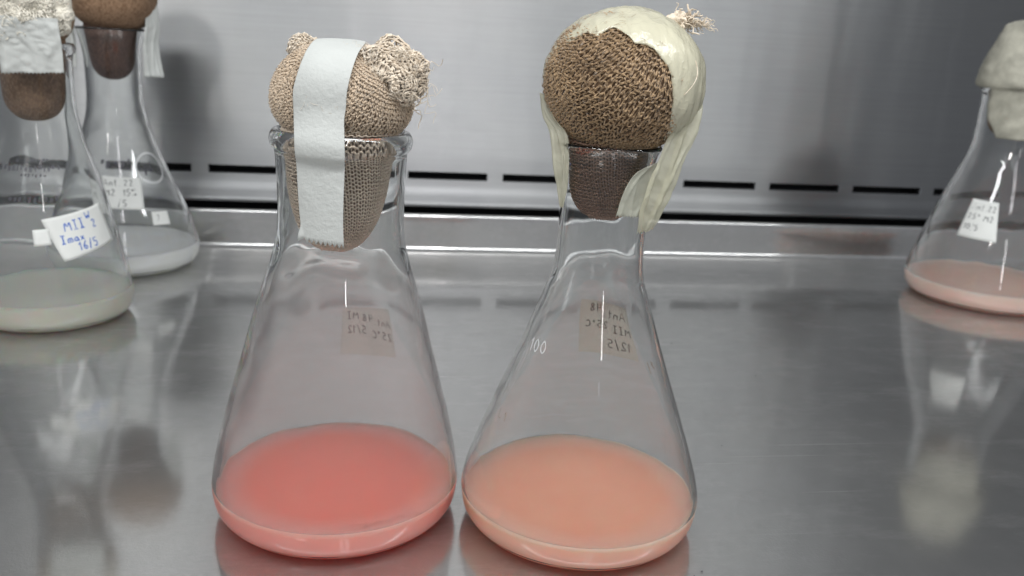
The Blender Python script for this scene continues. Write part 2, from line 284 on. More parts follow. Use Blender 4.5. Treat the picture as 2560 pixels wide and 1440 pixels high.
# ------------------------------------------------------------------ glass flasks
FL = {
 'L': dict(loc=(-.01228, .29058), R=.0430, prof=[(0, 33.5), (.6, 36.5), (3.2, 40.3), (7, 42.4), (12, 43.0), (20, 42.0), (30, 40.0), (56.5, 33.0), (81.7, 26), (91, 23.0), (98, 21.3), (104, 20.6), (109, 20.5), (122, 20.8), (126.5, 21.1)], bead=(131.3, 21.0, 3.3), neck=134.5, th=1.7, bend=.0012),
 'R': dict(loc=(.07366, .27823), R=.0424, prof=[(0, 33), (.6, 36), (3.2, 39.6), (7.5, 41.8), (12.5, 42.4), (18, 41.4), (25.8, 39.0), (43.9, 32.5), (61.3, 25.9), (78.3, 19.8), (86, 17.1), (91, 15.5), (96, 14.8), (102, 14.5), (120, 14.5), (127, 14.8), (131.5, 15.8), (134.2, 17.1)], bead=None, neck=135, th=1.5, bend=.0006),
 'A': dict(loc=(-.17945, .50778), R=.0425, prof=[(0, 33.5), (.6, 36), (3.2, 39.8), (7, 41.8), (12, 42.5), (20, 41.4), (40, 37.4), (76.6, 29.2), (101, 22.0), (112, 20.0), (121, 19.4), (140, 19.6)], bead=(146, 19.9, 2.9), neck=149, th=1.7, bend=0),
 'B': dict(loc=(-.16987, .62075), R=.0480, prof=[(0, 38), (.8, 41.5), (4, 45.5), (8.5, 47.6), (14, 48.3), (22, 46.6), (33.5, 43.3), (49.8, 36.8), (66, 29.9), (82, 24.0), (98, 19.4), (107, 17.6), (114, 17.0), (135, 17.1), (147, 18.6), (155, 21.2)], bead=None, neck=156, th=1.7, bend=0),
 'C': dict(loc=(.44190, .56333), R=.0550, prof=[(0, 44), (.8, 47.5), (4, 51.6), (9, 54.2), (15, 55.0), (23, 53.4), (34, 50.3), (66, 41.0), (95, 31.0), (105, 27.8), (115, 26.2), (145, 26.0)], bead=(149.0, 26.5, 2.6), neck=153, th=2.0, bend=0)}
def radius(key, z):      # outer radius (m) at height z (m)
    f = FL[key]; q = f['sp']; return np.interp(z, q[:, 0], q[:, 1])
for f in FL.values(): f['sp'] = spline(f['prof'], 260)/1000
def flask(key, label, fog, group='Erlenmeyer flasks standing in the cabinet'):
    f = FL[key]; t = empty('glass_flask', (*f['loc'], 0), label, 'flask', group)
    sp = f['sp']; th = f['th']/1000; outer = [(r, z) for z, r in sp]
    if f['bead']:
        bz, br, bb = [v/1000 for v in f['bead']]
        lip = [(br-.0002+bb*.62*math.cos(a), bz+bb*math.sin(a)) for a in np.linspace(-1.35, 2.0, 16)]
        inn0 = [(outer[-1][0]-th-.0002, bz+bb*.4)]
    else:
        rr, zz = outer[-1]; c = (rr-th*.45, zz+.0001)
        lip = [(c[0]+th*.5*math.cos(a), c[1]+th*.62*math.sin(a)) for a in np.linspace(.2, 2.9, 8)]; inn0 = []
    tz = np.array([z for r, z in outer]); nr_ = np.gradient(np.array(outer), axis=0); nn = np.stack([nr_[:, 1], -nr_[:, 0]], 1); nn /= np.linalg.norm(nn, axis=1, keepdims=True)
    inner = np.array(outer)-nn*th; inner = inner[inner[:, 1] > .0042]; inner = inner[::-1]
    if f['bead']: inner = inner[inner[:, 1] < f['bead'][0]/1000-.001]
    corner = inner[-1]; floor = [(corner[0]*.985, corner[1]-.0006), (corner[0]*.955, .0031)]+[(corner[0]*s, .0029+.0010*(1-s)) for s in (.85, .6, .35, .12, .0)]
    base = [(0, .0013), (.008, .0012), (.020, .0007), (.028, .0001)]
    prof_ = base+outer+lip+inn0+[tuple(v) for v in inner]+floor
    n_in = len(inn0)+len(inner)+len(floor); P = np.array(prof_); nseg = 128
    a = np.arange(nseg)*2*PI/nseg
    V = np.stack([P[:, :1]*np.cos(a), P[:, :1]*np.sin(a), np.broadcast_to(P[:, 1:], (len(P), nseg))], -1)
    flat = V.reshape(-1, 3); isin = np.repeat(np.arange(len(P)) >= len(P)-n_in, nseg)
    rad_ = np.hypot(flat[:, 0], flat[:, 1]); dirn = flat[:, :2]/(rad_[:, None]+1e-9)
    zs = flat[:, 2]; sh = sp[np.argmin(np.abs(sp[:, 1]-sp[:, 1].min()-.001)), 0]
    amp = .00006+.00013*np.exp(-((zs-sh+.006)/.010)**2)
    amp = np.where(isin, amp, amp*.25)*np.clip((rad_-.005)/.01, 0, 1)
    flat[:, :2] += dirn*(wob(flat, hash(key) % 7+11 if False else ord(key), 260)*amp)[:, None]
    ring = np.where(isin, 1, 0)
    flat[:, 2] += ring*wob(flat, ord(key)+5, 110)*.0003*np.exp(-((zs-sh+.006)/.012)**2)
    flat[:, 0] += f['bend']*np.clip(flat[:, 2]/.11, 0, 1)**1.5
    Fc = grid_faces(len(P), nseg, True); mi = (Fc[:, 0]//nseg >= len(P)-n_in-1).astype(int)
    o = mesh('glass_body', flat, Fc, [M['glass'], M[fog]], t, midx=mi)
    f['inner'] = inner; f['obj'] = t; return t
def liquid(key, zl, mt, label, name='liquid_culture'):
    f = FL[key]; inn = f['inner'][::-1]; inn = inn[inn[:, 1] < zl]
    side = [(r+.0003, z) for r, z in inn[::2]]; rt = side[-1][0]
    bottom = [(0, .0034), (side[0][0]*.5, .0030), (side[0][0]*.93, .0026)]
    top = [(rt-.0001, zl+.0009), (rt-.0008, zl+.0005), (rt-.0018, zl+.00015), (rt-.0032, zl), (rt*.7, zl), (rt*.3, zl), (0, zl)]
    P = np.array(bottom+side+top); n = 128; a = np.arange(n)*2*PI/n
    V = np.stack([P[:, :1]*np.cos(a), P[:, :1]*np.sin(a), np.broadcast_to(P[:, 1:], (len(P), n))], -1).reshape(-1, 3)
    o = mesh(name, V, grid_faces(len(P), n, True), mt, loc=(*f['loc'], 0)); tag(o, label, 'liquid', 'liquid cultures inside the flasks'); return o

flask('L', 'clear wide-necked conical glass flask with misted wall, holding coral pink liquid', 'fogL')
flask('R', 'clear narrow-necked conical glass flask with flared lip, holding peach liquid, stopper with shiny cream tape', 'fogR')
flask('A', 'glass flask at the left edge with a white label written in blue', 'fogB')
flask('B', 'glass flask behind the blue-written label, nearest the slotted wall, holding milky white liquid', 'fogB')
flask('C', 'large glass flask at the right edge holding pale peach liquid', 'fogB')
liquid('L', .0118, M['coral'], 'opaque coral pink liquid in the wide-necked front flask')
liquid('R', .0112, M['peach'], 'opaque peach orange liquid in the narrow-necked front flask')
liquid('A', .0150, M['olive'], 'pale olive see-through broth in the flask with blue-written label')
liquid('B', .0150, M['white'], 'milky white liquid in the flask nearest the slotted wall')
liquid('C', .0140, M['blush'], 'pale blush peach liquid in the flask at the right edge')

rb = random.Random(4)
def bubbles(key, zl, spots):
    V = []; F = []
    for a, rr_, n in spots:
        for _ in range(n):
            aa = math.radians(a+rb.gauss(0, 5)); q = rr_+rb.gauss(0, .0012); r = rb.uniform(.0003, .0009); c = (q*math.cos(aa), q*math.sin(aa), zl); k0 = len(V)
            for i in range(5):
                t = i/4*PI/2
                for j in range(10): V.append((c[0]+r*math.cos(t)*math.cos(j*PI/5), c[1]+r*math.cos(t)*math.sin(j*PI/5), c[2]+r*math.sin(t)*.8))
            for i in range(4):
                for j in range(10): F.append((k0+i*10+j, k0+i*10+(j+1) % 10, k0+i*10+10+(j+1) % 10, k0+i*10+10+j))
    o = mesh('bubbles', np.array(V), F, M['glass'], loc=None); o['kind'] = 'stuff'; return o
for key, zl, spots in (('L', .0119, [(-75, .0375, 9), (-60, .038, 5), (-110, .038, 3), (95, .037, 4)]), ('R', .0113, [(-92, .037, 5), (-20, .036, 4), (60, .0375, 3)])):
    b_ = bubbles(key, zl, spots); b_.parent = [o for o in bpy.data.objects if o.get('category') == 'liquid' and abs(o.location.x-FL[key]['loc'][0]) < 1e-4][0]

# ------------------------------------------------------------------ labels and writing
GL = {'A': [[(0, 0), (.42, 1), (.8, 0)], [(.15, .36), (.66, .36)]], 'n': [[(0, .55), (.05, 0)], [(.04, .4), (.3, .58), (.48, .45), (.5, 0)]], 't': [[(.25, 1), (.22, .1), (.42, 0)], [(0, .62), (.5, .64)]],
 '.': [[(.1, .0), (.16, .06)]], '4': [[(.1, 1), (.02, .45), (.6, .5)], [(.5, 1), (.45, 0)]], '8': [[(.3, .52), (.05, .78), (.3, 1), (.55, .78), (.3, .52), (0, .25), (.3, 0), (.6, .25), (.3, .52)]],
 'M': [[(0, 0), (.1, 1), (.4, .35), (.72, 1), (.8, 0)]], 'I': [[(.25, 1), (.25, 0)], [(0, 1), (.5, 1)], [(0, 0), (.5, 0)]], '2': [[(0, .8), (.25, 1), (.5, .8), (.35, .45), (0, 0), (.6, .02)]],
 '5': [[(.55, 1), (.1, 1), (.06, .58), (.4, .6), (.55, .3), (.3, 0), (0, .08)]], 'o': [[(.15, .8), (.3, 1), (.4, .8), (.26, .68), (.15, .8)]], 'C': [[(.6, .85), (.35, 1), (.05, .6), (.1, .15), (.4, 0), (.65, .15)]],
 '1': [[(0, .7), (.25, 1), (.22, 0)]], '/': [[(0, -.1), (.35, 1.1)]], '0': [[(.3, 1), (.05, .7), (.05, .3), (.3, 0), (.55, .3), (.55, .7), (.3, 1)]], '6': [[(.5, 1), (.1, .55), (.05, .2), (.3, 0), (.55, .2), (.35, .45), (.08, .3)]],
 'W': [[(0, 1), (.18, 0), (.4, .7), (.6, 0), (.85, 1)]], 'm': [[(0, .5), (.04, 0)], [(.03, .4), (.2, .55), (.32, .4), (.32, 0)], [(.32, .4), (.5, .55), (.62, .4), (.62, 0)]], 'a': [[(.45, .5), (.1, .5), (0, .2), (.2, 0), (.42, .2), (.45, .5), (.55, 0)]],
 'x': [[(0, .5), (.45, 0)], [(.45, .5), (0, 0)]], '%': [[(.6, 1), (.05, 0)], [(.12, 1), (0, .8), (.15, .7), (.22, .9), (.12, 1)], [(.5, .3), (.4, .1), (.55, 0), (.65, .2), (.5, .3)]], 'N': [[(0, 0), (.05, 1), (.6, 0), (.65, 1)]], 'L': [[(.05, 1), (0, 0), (.5, 0)]], ' ': []}
def on_cone(key, p, q, az0, z0, rot, off):       # p,q in metres on the label plane
    z0 = z0/1000; c, s = math.cos(rot), math.sin(rot); pp = p*c-q*s; qq = p*s+q*c
    dz = .002; sl = (radius(key, z0+dz)-radius(key, z0-dz))/(2*dz); L = math.hypot(1, sl)
    z = z0+qq/L; r = radius(key, z)+off/L if np.ndim(z) == 0 else radius(key, z)+off/L
    a = math.radians(az0)+pp/radius(key, z0)
    return np.stack([r*np.cos(a), r*np.sin(a), z-sl*off/L], -1)
def sticker(key, outline, mt, az0, z0, rot, label=None, n=14, lift=.00016):
    # outline: rectangle (w,h) or list of 4 corners in mm
    if len(outline) == 2: w, h = outline; outline = [(-w/2, h/2), (w/2, h/2), (w/2, -h/2), (-w/2, -h/2)]
    (ax, ay), (bx, by), (cx, cy_), (dx, dy) = [(a/1000, b/1000) for a, b in outline]
    s, t = np.meshgrid(np.linspace(0, 1, n), np.linspace(0, 1, n))
    p = (ax*(1-s)+bx*s)*(1-t)+(dx*(1-s)+cx*s)*t; q = (ay*(1-s)+by*s)*(1-t)+(dy*(1-s)+cy_*s)*t
    G = on_cone(key, p, q, az0, z0, rot, lift)
    v, f = sheet(G, .00012); o = mesh('paper_label', v, f, mt, FL[key]['obj'])
    if label: o['label'] = label
    return o
def writing(key, lines, mt, az0, z0, rot, size=2.6, wd=.30, name='handwriting', both=True, off=.00022):
    V = []; F = []
    for (px, py, txt, *sc) in lines:
        k = sc[0] if sc else 1; x = px; S = size*k
        for ch in txt:
            strokes = GL.get(ch, []); wmax = max([pt[0] for st_ in strokes for pt in st_], default=.35)
            for st_ in strokes:
                pts = np.array([(x+a*S*.85+random.uniform(-.05, .05), py+b*S+random.uniform(-.06, .06)) for a, b in st_])
                if len(pts) > 3:      # round the corners a little
                    m_ = (pts[:-1]+pts[1:])/2; pts = np.concatenate([pts[:1], np.stack([m_[:-1]*.5+pts[1:-1]*.5, pts[1:-1]*.6+m_[1:]*.4], 1).reshape(-1, 2), pts[-1:]])
                t_ = np.gradient(pts, axis=0); t_ /= np.linalg.norm(t_, axis=1, keepdims=True)+1e-9; n_ = np.stack([-t_[:, 1], t_[:, 0]], 1)*wd/2
                w_ = 1+.25*np.sin(np.arange(len(pts))*1.7+x)[:, None]
                a, b = (pts+n_*w_)/1000, (pts-n_*w_)/1000
                for o_ in ((off, -.00001) if both else (off,)):
                    A = on_cone(key, a[:, 0], a[:, 1], az0, z0, rot, o_); B = on_cone(key, b[:, 0], b[:, 1], az0, z0, rot, o_)
                    k0 = len(V); V += list(A)+list(B); n1 = len(A); F += [(k0+i, k0+i+1, k0+n1+i+1, k0+n1+i) for i in range(n1-1)]
            x += (wmax*.85+.28)*S
    return mesh(name, np.array(V), np.array(F), mt, FL[key]['obj'], smooth=False)
R_ = math.radians
sticker('L', [(-11, 11.5), (10.5, 9.5), (11.5, -11), (-10.5, -10)][::1], M['labelB'], 71, 55, R_(-1), 'faded beige label seen through the flask from behind')
writing('L', [(-9.8, 3.2, 'Ant.', .8), (-2.0, 4.2, '48', .95), (3.9, 5.0, 'MI', .95), (-9.6, -2.4, '25oC', .92), (1.2, -1, '5/12', .92)], M['inkG'], 71, 55, R_(-1), 3.4, .34)
sticker('R', [(-10.0, 11), (11.5, 12.5), (9.5, -12.5), (-12.5, -11.5)], M['labelC'], 62, 64.5, R_(0), 'cream label with turned corner seen through the flask from behind')
writing('R', [(-8.6, 5.0, 'Ant.'), (2.4, 7.4, '48', .95), (-10.2, -1.6, 'MII', .95), (-.6, 0, '25oC', .85), (-9.4, -8.6, '12/5')], M['inkG'], 62, 64.5, R_(0), 3.7, .36)
writing('R', [(-4.0, -1.5, '100')], M['enamel'], -152, 68.5, R_(6), 4.4, .30, 'graduation_number', False, .00006)
writing('R', [(-3, 0, 'L'), (.5, -1, '1')], M['brownmark'], -160, 43.5, R_(15), 3.2, .3, 'graduation_mark', False, .00006)
writing('R', [(-2, 0, '/'), (0, -.5, 't')], M['brownmark'], -47, 64, R_(25), 3.2, .3, 'graduation_mark', False, .00006)
sticker('A', [(-18, 10), (18, 11), (19, -10.5), (-12.0, -13.5)], M['label'], -43, 53.5, R_(7), 'white label with blue handwriting, tilted')
sticker('A', (8, 8.5), M['label'], -75, 52, R_(4), 'small blank white label tab', 6)
writing('A', [(-8, 1.8, 'MII', 1.1), (4.6, 5.0, 'W', .9), (7.5, 0.4, '2', .9), (-11, -4.4, 'Imax', .95), (-3.5, -9.6, '16/5')], M['inkB'], -43, 53.5, R_(7), 4.5, .62, both=False)
def dashes(key, az0, z0, w, rows, mt, seed, name='printed_scale'):
    r = random.Random(seed); V = []; F = []
    for (q, h, n, x0_, x1_) in rows:
        for i in range(n):
            x = x0_+(x1_-x0_)*(i+.5)/n+r.uniform(-.3, .3); ww = (x1_-x0_)/n*r.uniform(.3, .75); hh = h*r.uniform(.5, 1)
            qy = q+r.uniform(-.4, .4)*h*.5
            c = on_cone(key, np.array([x-ww/2, x+ww/2, x+ww/2+.3, x-ww/2+.2])/1000, np.array([qy-hh/2, qy-hh/2+.1, qy+hh/2, qy+hh/2-.1])/1000, az0, z0, 0, .00006)
            k0 = len(V); V += list(c); F.append((k0, k0+1, k0+2, k0+3))
    return mesh(name, np.array(V), F, mt, FL[key]['obj'], smooth=False)
dashes('A', -84, 86, 30, [(4.5, 2.2, 9, -6, 10), (0.5, 3.0, 16, -19, 15), (-3, 2, 7, -4, 8), (-15.5, 3, 10, -9, 12)], M['greyprint'], 3)
sticker('B', [(-13, 11), (13.5, 9.5), (12, -11.5), (-12, -10)], M['label'], -75, 55, R_(-1), 'white label with black handwriting')
writing('B', [(-11.5, 4.5, 'Ant.'), (2, 4.5, '22'), (-10, -1.8, 'M2'), (1, -2, '15%'), (-2, -9, '/5')], M['inkK'], -75, 55, R_(-1), 4.2, .5, both=False)
sticker('B', (12, 9), M['label'], -42, 38, R_(-4), 'small white label low on the flask')
writing('B', [(-3, -2, '2L')], M['greyprint'], -42, 38, R_(-4), 4.4, .5, both=False)
dashes('B', -80, 73, 24, [(0, 5, 5, -10, 10)], M['greyprint'], 9, 'printed_block')
V = []; F = []
for i in range(48):
    for rr_ in (9.6, 10.4):
        a = i/48*2*PI; V.append(on_cone('B', rr_*math.cos(a)/1000, rr_*math.sin(a)/1000, -35, 69, 0, .00006))
F = [(2*i, 2*((i+1) % 48), 2*((i+1) % 48)+1, 2*i+1) for i in range(48)]
mesh('round_emblem', np.array(V), F, M['enamel'], FL['B']['obj'], smooth=False)
writing('B', [(-4.5, -4.5, 'N')], M['greyprint'], -35, 69, 0, 9, 1.3, 'emblem_letter', False, .00006)
sticker('C', [(-10.5, 14), (8.5, 14), (12.5, -13), (-11.5, -13)], M['label'], -142, 62, R_(-2), 'white label with black handwriting, tilted')
writing('C', [(-8.5, 7, 'Ant.'), (2.6, 7, '22'), (-8.8, .2, '25o'), (1.8, .2, 'M2'), (-9.2, -7.2, '10/5')], M['inkK'], -142, 62, R_(-2), 3.9, .5, both=False)

# ------------------------------------------------------------------ knitted gauze
def basis(pole):
    p = np.array(pole, float); p /= np.linalg.norm(p); a = np.cross(p, (0.2, 1, .1)); a /= np.linalg.norm(a); return p, a, np.cross(p, a)
def ball_pt(d, c, rad, ex):
    k = rad[3] if len(rad) > 3 else 0; s = (np.abs(d/np.array(rad[:3]))**ex).sum(-1)**(1/ex); P = d/s[..., None]
    return np.array(c)+P*np.stack([1-k*P[..., 2]/rad[2], 1-k*P[..., 2]/rad[2], 1+0*P[..., 2]], -1)
def lump(P, seed, f, amp): return wob(P, seed, f)*amp
def knit_ball(c, rad, ex, pole, nw, nc_, v0, v1, yr, seed, zcut=None, seg=10, depth=.0004, stretch=None, lumpy=(120, .0008), wa=.09, jit=1.0, ply=0, bulge=.17, hv=.72):
    p, a, b = basis(pole); cs = []
    T = np.arange(nw*seg)/(seg); u = T+bulge*np.sin(4*PI*T)
    r = np.random.default_rng(seed); rr_ = []
    for i in range(nc_):
        vi = i+hv*np.cos(2*PI*T); jl = np.repeat(r.normal(size=nw), seg)*.12*jit; ju = np.repeat(r.normal(size=nw), seg)*.06*jit
        th = v0+(v1-v0)*((vi+jl)/nc_); ph = 2*PI*(u+ju)/nw
        d = p*np.cos(th)[:, None]+np.sin(th)[:, None]*(a*np.cos(ph)[:, None]+b*np.sin(ph)[:, None])
        w1 = wob(d, seed+1, 2.2); w2 = wob(d, seed+2, 2.2); w3 = wob(d, seed+3, 7)*.3
        th = th+(w1+w3)*wa; ph = ph+(w2+w3)*wa*1.15/np.maximum(np.sin(th), .3)
        d = p*np.cos(th)[:, None]+np.sin(th)[:, None]*(a*np.cos(ph)[:, None]+b*np.sin(ph)[:, None])
        P = ball_pt(d, c, rad, ex); hh = depth*np.cos(4*PI*T)*.8+depth*.5*np.sin(2*PI*T+.6)
        P = P+d*(hh+lump(P, seed+9, lumpy[0], lumpy[1])+r.normal(size=len(T))*.00004)[:, None]
        
        tg_ = np.roll(P, -1, 0)-np.roll(P, 1, 0); tg_ /= np.linalg.norm(tg_, axis=1, keepdims=True)+1e-9; sd = np.cross(tg_, d); tw = T*2*PI*1.3+i*.7
        for sg in ((1, -1) if ply else (0,)):
            cs.append(P+sg*ply*(sd*np.cos(tw)[:, None]+d*np.sin(tw)[:, None]*.5)); rr_.append(yr*(1+.25*r.normal(size=1)[0]*.3+.15*np.sin(T*37+i)))
    P = np.array(cs); V, F = tubes(P, np.array(rr_), 4, True)
    if zcut is not None:
        zc = V[F].min(1)[:, 2]; F = F[zc > zcut]
        used = np.unique(F); mp = -np.ones(len(V), int); mp[used] = np.arange(len(used)); V = V[used]; F = mp[F]
    return V, F
def knit_rev(rfun, z_top, z_bot, cx, nw, nc_, yr, seed, depth=.0003, seg=8, twist=.4):
    T = np.arange(nw*seg)/seg; u = T+.17*np.sin(4*PI*T); cs = []; r = np.random.default_rng(seed)
    for i in range(nc_):
        vi = i+.72*np.cos(2*PI*T)+np.repeat(r.normal(size=nw), seg)*.1; s = vi/nc_; z = z_top+(z_bot-z_top)*s
        ph = 2*PI*u/nw+twist*s; q = np.stack([np.cos(ph), np.sin(ph), 2*s], 1); ph = ph+wob(q, seed, 2.5)*.06; z = z+wob(q, seed+1, 2.5)*.0006
        rr_ = rfun(np.clip(z, z_bot+.0001, z_top+.01))+depth*np.cos(4*PI*T)*.8+.00004*r.normal(size=len(T))
        cs.append(np.stack([cx(z)+rr_*np.cos(ph), rr_*np.sin(ph), z], 1))
    return tubes(np.array(cs), yr, 4, True)
def core(name, c, rad, ex, mt, parent, lumpy, seed, shrink=.0006, zcut=None):
    n, m_ = 72, 44; th = np.linspace(0.001, PI-.001, m_)[:, None]; ph = np.linspace(0, 2*PI, n, endpoint=False)[None]
    d = np.stack([np.sin(th)*np.cos(ph), np.sin(th)*np.sin(ph), np.cos(th)+0*ph], -1).reshape(-1, 3); P = ball_pt(d, c, rad, ex)
    P = P+d*(lump(P, seed+9, lumpy[0], lumpy[1])-shrink)[:, None]
    return mesh(name, P, grid_faces(m_, n, True)[:, ::-1], mt, parent)
def core_rev(name, rfun, z_top, z_bot, cx, mt, parent, shrink=.0005):
    z = np.linspace(z_top, z_bot, 40); z = z_bot+(z_top-z_bot)*(np.linspace(1, 0, 40)**1.6); n = 72; a = np.arange(n)*2*PI/n
    r = np.maximum(rfun(z)-shrink, .00001); V = np.stack([cx(z)[:, None]+r[:, None]*np.cos(a), r[:, None]*np.sin(a), np.broadcast_to(z[:, None]+shrink*.6, (40, n))], -1).reshape(-1, 3)
    return mesh(name, V, grid_faces(40, n, True)[:, ::-1], mt, parent)
def plugfun(zb, zt, rmid, rtop, pw=2.3, h=.016):
    def f(z):
        z = np.asarray(z, float); s = np.clip((z-zb)/h, 0, 1); dome = (1-(1-s)**pw)**(1/pw); t = np.clip((z-zb-h*.6)/(zt-zb-h*.6), 0, 1)
        return dome*(rmid+(rtop-rmid)*t**1.6)
    return f
def yarns(n, c, ext, length, yr, seed, k=14, curl=1.0, out=None, flat=.5):
    r = np.random.default_rng(seed); paths = []
    for i in range(n):
        p0 = np.array(c)+np.clip(r.normal(size=3), -1.4, 1.4)*np.array(ext)*.5; d = r.normal(size=3)
        if out is not None: d = d*.6+np.array(out)
        d /= np.linalg.norm(d); L = length*r.uniform(.5, 1.3); s = np.linspace(0, 1, k)[:, None]
        e1 = np.cross(d, r.normal(size=3)); e1 /= np.linalg.norm(e1); e2 = np.cross(d, e1); f = r.uniform(1, 3); ph = r.uniform(0, 6.28)
        paths.append(p0+d*L*(s-.3)+curl*L*.16*(e1*np.sin(2*PI*f*s+ph)+e2*np.cos(2*PI*f*s+ph)*flat))
    rad = yr*np.random.default_rng(seed+1).uniform(.6, 1.3, n); return tubes(np.array(paths), rad, 4)
def crumple(c, rad, seed, amp, n=72, m_=44):
    th = np.linspace(0.001, PI-.001, m_)[:, None]; ph = np.linspace(0, 2*PI, n, endpoint=False)[None]
    d = np.stack([np.sin(th)*np.cos(ph), np.sin(th)*np.sin(ph), np.cos(th)+0*ph], -1).reshape(-1, 3)
    k = 1+amp*(wob(d, seed, 5)+.6*wob(d, seed+1, 11)+.35*wob(d, seed+2, 22)); return np.array(c)+d*k[:, None]*np.array(rad), grid_faces(m_, n, True)[:, ::-1]
def fuzz(n, c, rad, ex, length, yr, seed, zmin):
    r = np.random.default_rng(seed); d = r.normal(size=(n, 3)); d /= np.linalg.norm(d, axis=1, keepdims=True); P0 = ball_pt(d, c, rad, ex)
    ok = P0[:, 2] > zmin; d = d[ok]; P0 = P0[ok]; t = np.cross(d, r.normal(size=d.shape)); t /= np.linalg.norm(t, axis=1, keepdims=True); t2 = np.cross(d, t)
    s = np.linspace(-.5, .5, 7)[None, :, None]; L = (length*r.uniform(.4, 1.4, len(d)))[:, None, None]; k = r.uniform(-.6, .6, len(d))[:, None, None]
    P = P0[:, None]+t[:, None]*L*s+t2[:, None]*L*k*s**2*2+d[:, None]*(r.uniform(.0004, .0012, len(d))[:, None, None]*(1-2.2*s**2)+L*r.uniform(-.1, .25, len(d))[:, None, None]*s)
    return tubes(P, yr, 3)
G_ST = 'cotton stoppers plugging the flask necks'
# --- stopper of the wide-necked flask
xl, yl = FL['L']['loc']
sL = empty('cotton_stopper', (xl, yl, .105), 'beige knitted gauze stopper with a frayed tuft, under a white tape strip', 'stopper', G_ST)
cL, rL, eL = np.array((.0016, 0, .0410)), (.0212, .0205, .0155, .13), 2.2
lumL = (110, .0011)
core('cotton_core', cL, rL, eL, M['cotL'], sL, lumL, 21)
v1 = knit_ball(cL, rL, eL, (.65, -.45, .75), 92, 40, .12, PI-.25, .00016, 21, zcut=.0262, lumpy=lumL, depth=.00036, wa=.10, jit=1.0, ply=.00016, seg=10, bulge=.10, hv=.80)
mesh('gauze_cover', *v1, M['yarnL'], sL); mesh('loose_fibres', *fuzz(1300, cL, rL, eL, .0034, .000042, 211, .027), M['fray'], sL)['kind'] = 'stuff'
pfL = plugfun(-.0105, .030, .0154, .0184, 2.1, .024); cxL = lambda z: -.0004+.0012*np.clip(np.asarray(z)/.03, -.2, 1)
core_rev('plug_core', pfL, .030, -.0105, cxL, M['cotL'], sL)
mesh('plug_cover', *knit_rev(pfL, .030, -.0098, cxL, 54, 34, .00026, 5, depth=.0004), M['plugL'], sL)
cT = np.array((.0160, -.006, .0488))
def ruffle(c, rad, nw, nc_, yr, seed, amp, fr, ply=.00014):
    return knit_ball(c, rad, 2.0, (.5, .8, .3), nw, nc_, .15, PI-.15, yr, seed, lumpy=(fr, amp), depth=.0005, wa=.22, jit=2.0, ply=ply, seg=7)
v0_, f0_ = crumple(cT, (.0084, .0076, .0070), 31, .20)
tv = [(v0_, f0_), ruffle(cT, (.0102, .0090, .0085), 24, 17, .00027, 31, .0022, 420, .00026), ruffle(cT+np.array((.003, -.003, -.002)), (.0080, .0070, .0088), 20, 14, .00024, 37, .0024, 520, .00024),
      yarns(90, (.0175, -.012, .0480), (.009, .005, .010), .0065, .00011, 34, k=14, curl=1.2), yarns(40, (.0215, -.012, .0460), (.006, .004, .010), .009, .00009, 35, k=14, curl=1.0, out=(.3, -.2, -.2)), yarns(16, (.022, -.010, .044), (.005, .004, .009), .008, .00020, 36, k=14, curl=1.0, out=(.4, -.2, -.3))]
mesh('frayed_tuft', *merge(tv), M['fray'], sL)
tv = [crumple((-.0105, .006, .0535), (.0044, .0042, .0036), 41, .12), ruffle((-.0105, .006, .0535), (.0052, .0048, .0043), 18, 12, .00018, 43, .0009, 700), yarns(40, (-.0105, .005, .0545), (.004, .004, .003), .004, .00010, 43, k=10, curl=1.4)]
mesh('small_tuft', *merge(tv), M['fray'], sL)
# --- stopper of the narrow-necked flask
xr_, yr_ = FL['R']['loc']
sR = empty('cotton_stopper', (xr_, yr_, .110), 'large round tan brown knitted stopper half wrapped in shiny cream tape', 'stopper', G_ST)
cR, rR, eR = np.array((.0028, 0, .0442)), (.0242, .0240, .0214), 2.05
lumR = (90, .0007)
core('cotton_core', cR, rR, eR, M['cotR'], sR, lumR, 51)
v1 = knit_ball(cR, rR, eR, (.62, -.25, .74), 78, 34, .10, PI-.3, .00017, 51, zcut=.0235, lumpy=lumR, depth=.0006, wa=.13, jit=1.2, ply=.00019, seg=10, bulge=.10, hv=.80)
mesh('gauze_cover', *v1, M['yarnR'], sR); mesh('loose_fibres', *fuzz(1300, cR, rR, eR, .0036, .000042, 213, .026), M['yarnR'], sR)['kind'] = 'stuff'
pfR = plugfun(0, .026, .0112, .0131, 2.2, .013); cxR = lambda z: 0*np.asarray(z)+.0006
core_rev('plug_core', pfR, .026, 0, cxR, M['cotR'], sR)
mesh('plug_cover', *knit_rev(pfR, .026, .0006, cxR, 42, 22, .00026, 6, depth=.0005), M['plugR'], sR)
tv = [yarns(46, (.0225, .004, .0640), (.003, .003, .002), .006, .00030, 63, curl=.8, out=(.9, 0, .1)), yarns(26, (.0275, .003, .0635), (.003, .002, .0012), .006, .00016, 65, curl=.5, out=(1, 0, -.05)), crumple((.0215, .005, .0640), (.0040, .003, .0028), 66, .2, 36, 22)]
mesh('frayed_tuft', *merge(tv), M['fray'], sR)
th_ = np.linspace(0, 1, 18)[:, None]; P = np.array((.0165, -.0215, .0425))+th_*np.array((.003, .002, .010))+np.sin(th_*PI)*np.array((.0016, -.0012, 0))
mesh('loose_thread', *tubes(P[None], .00014, 4), M['fray'], sR)

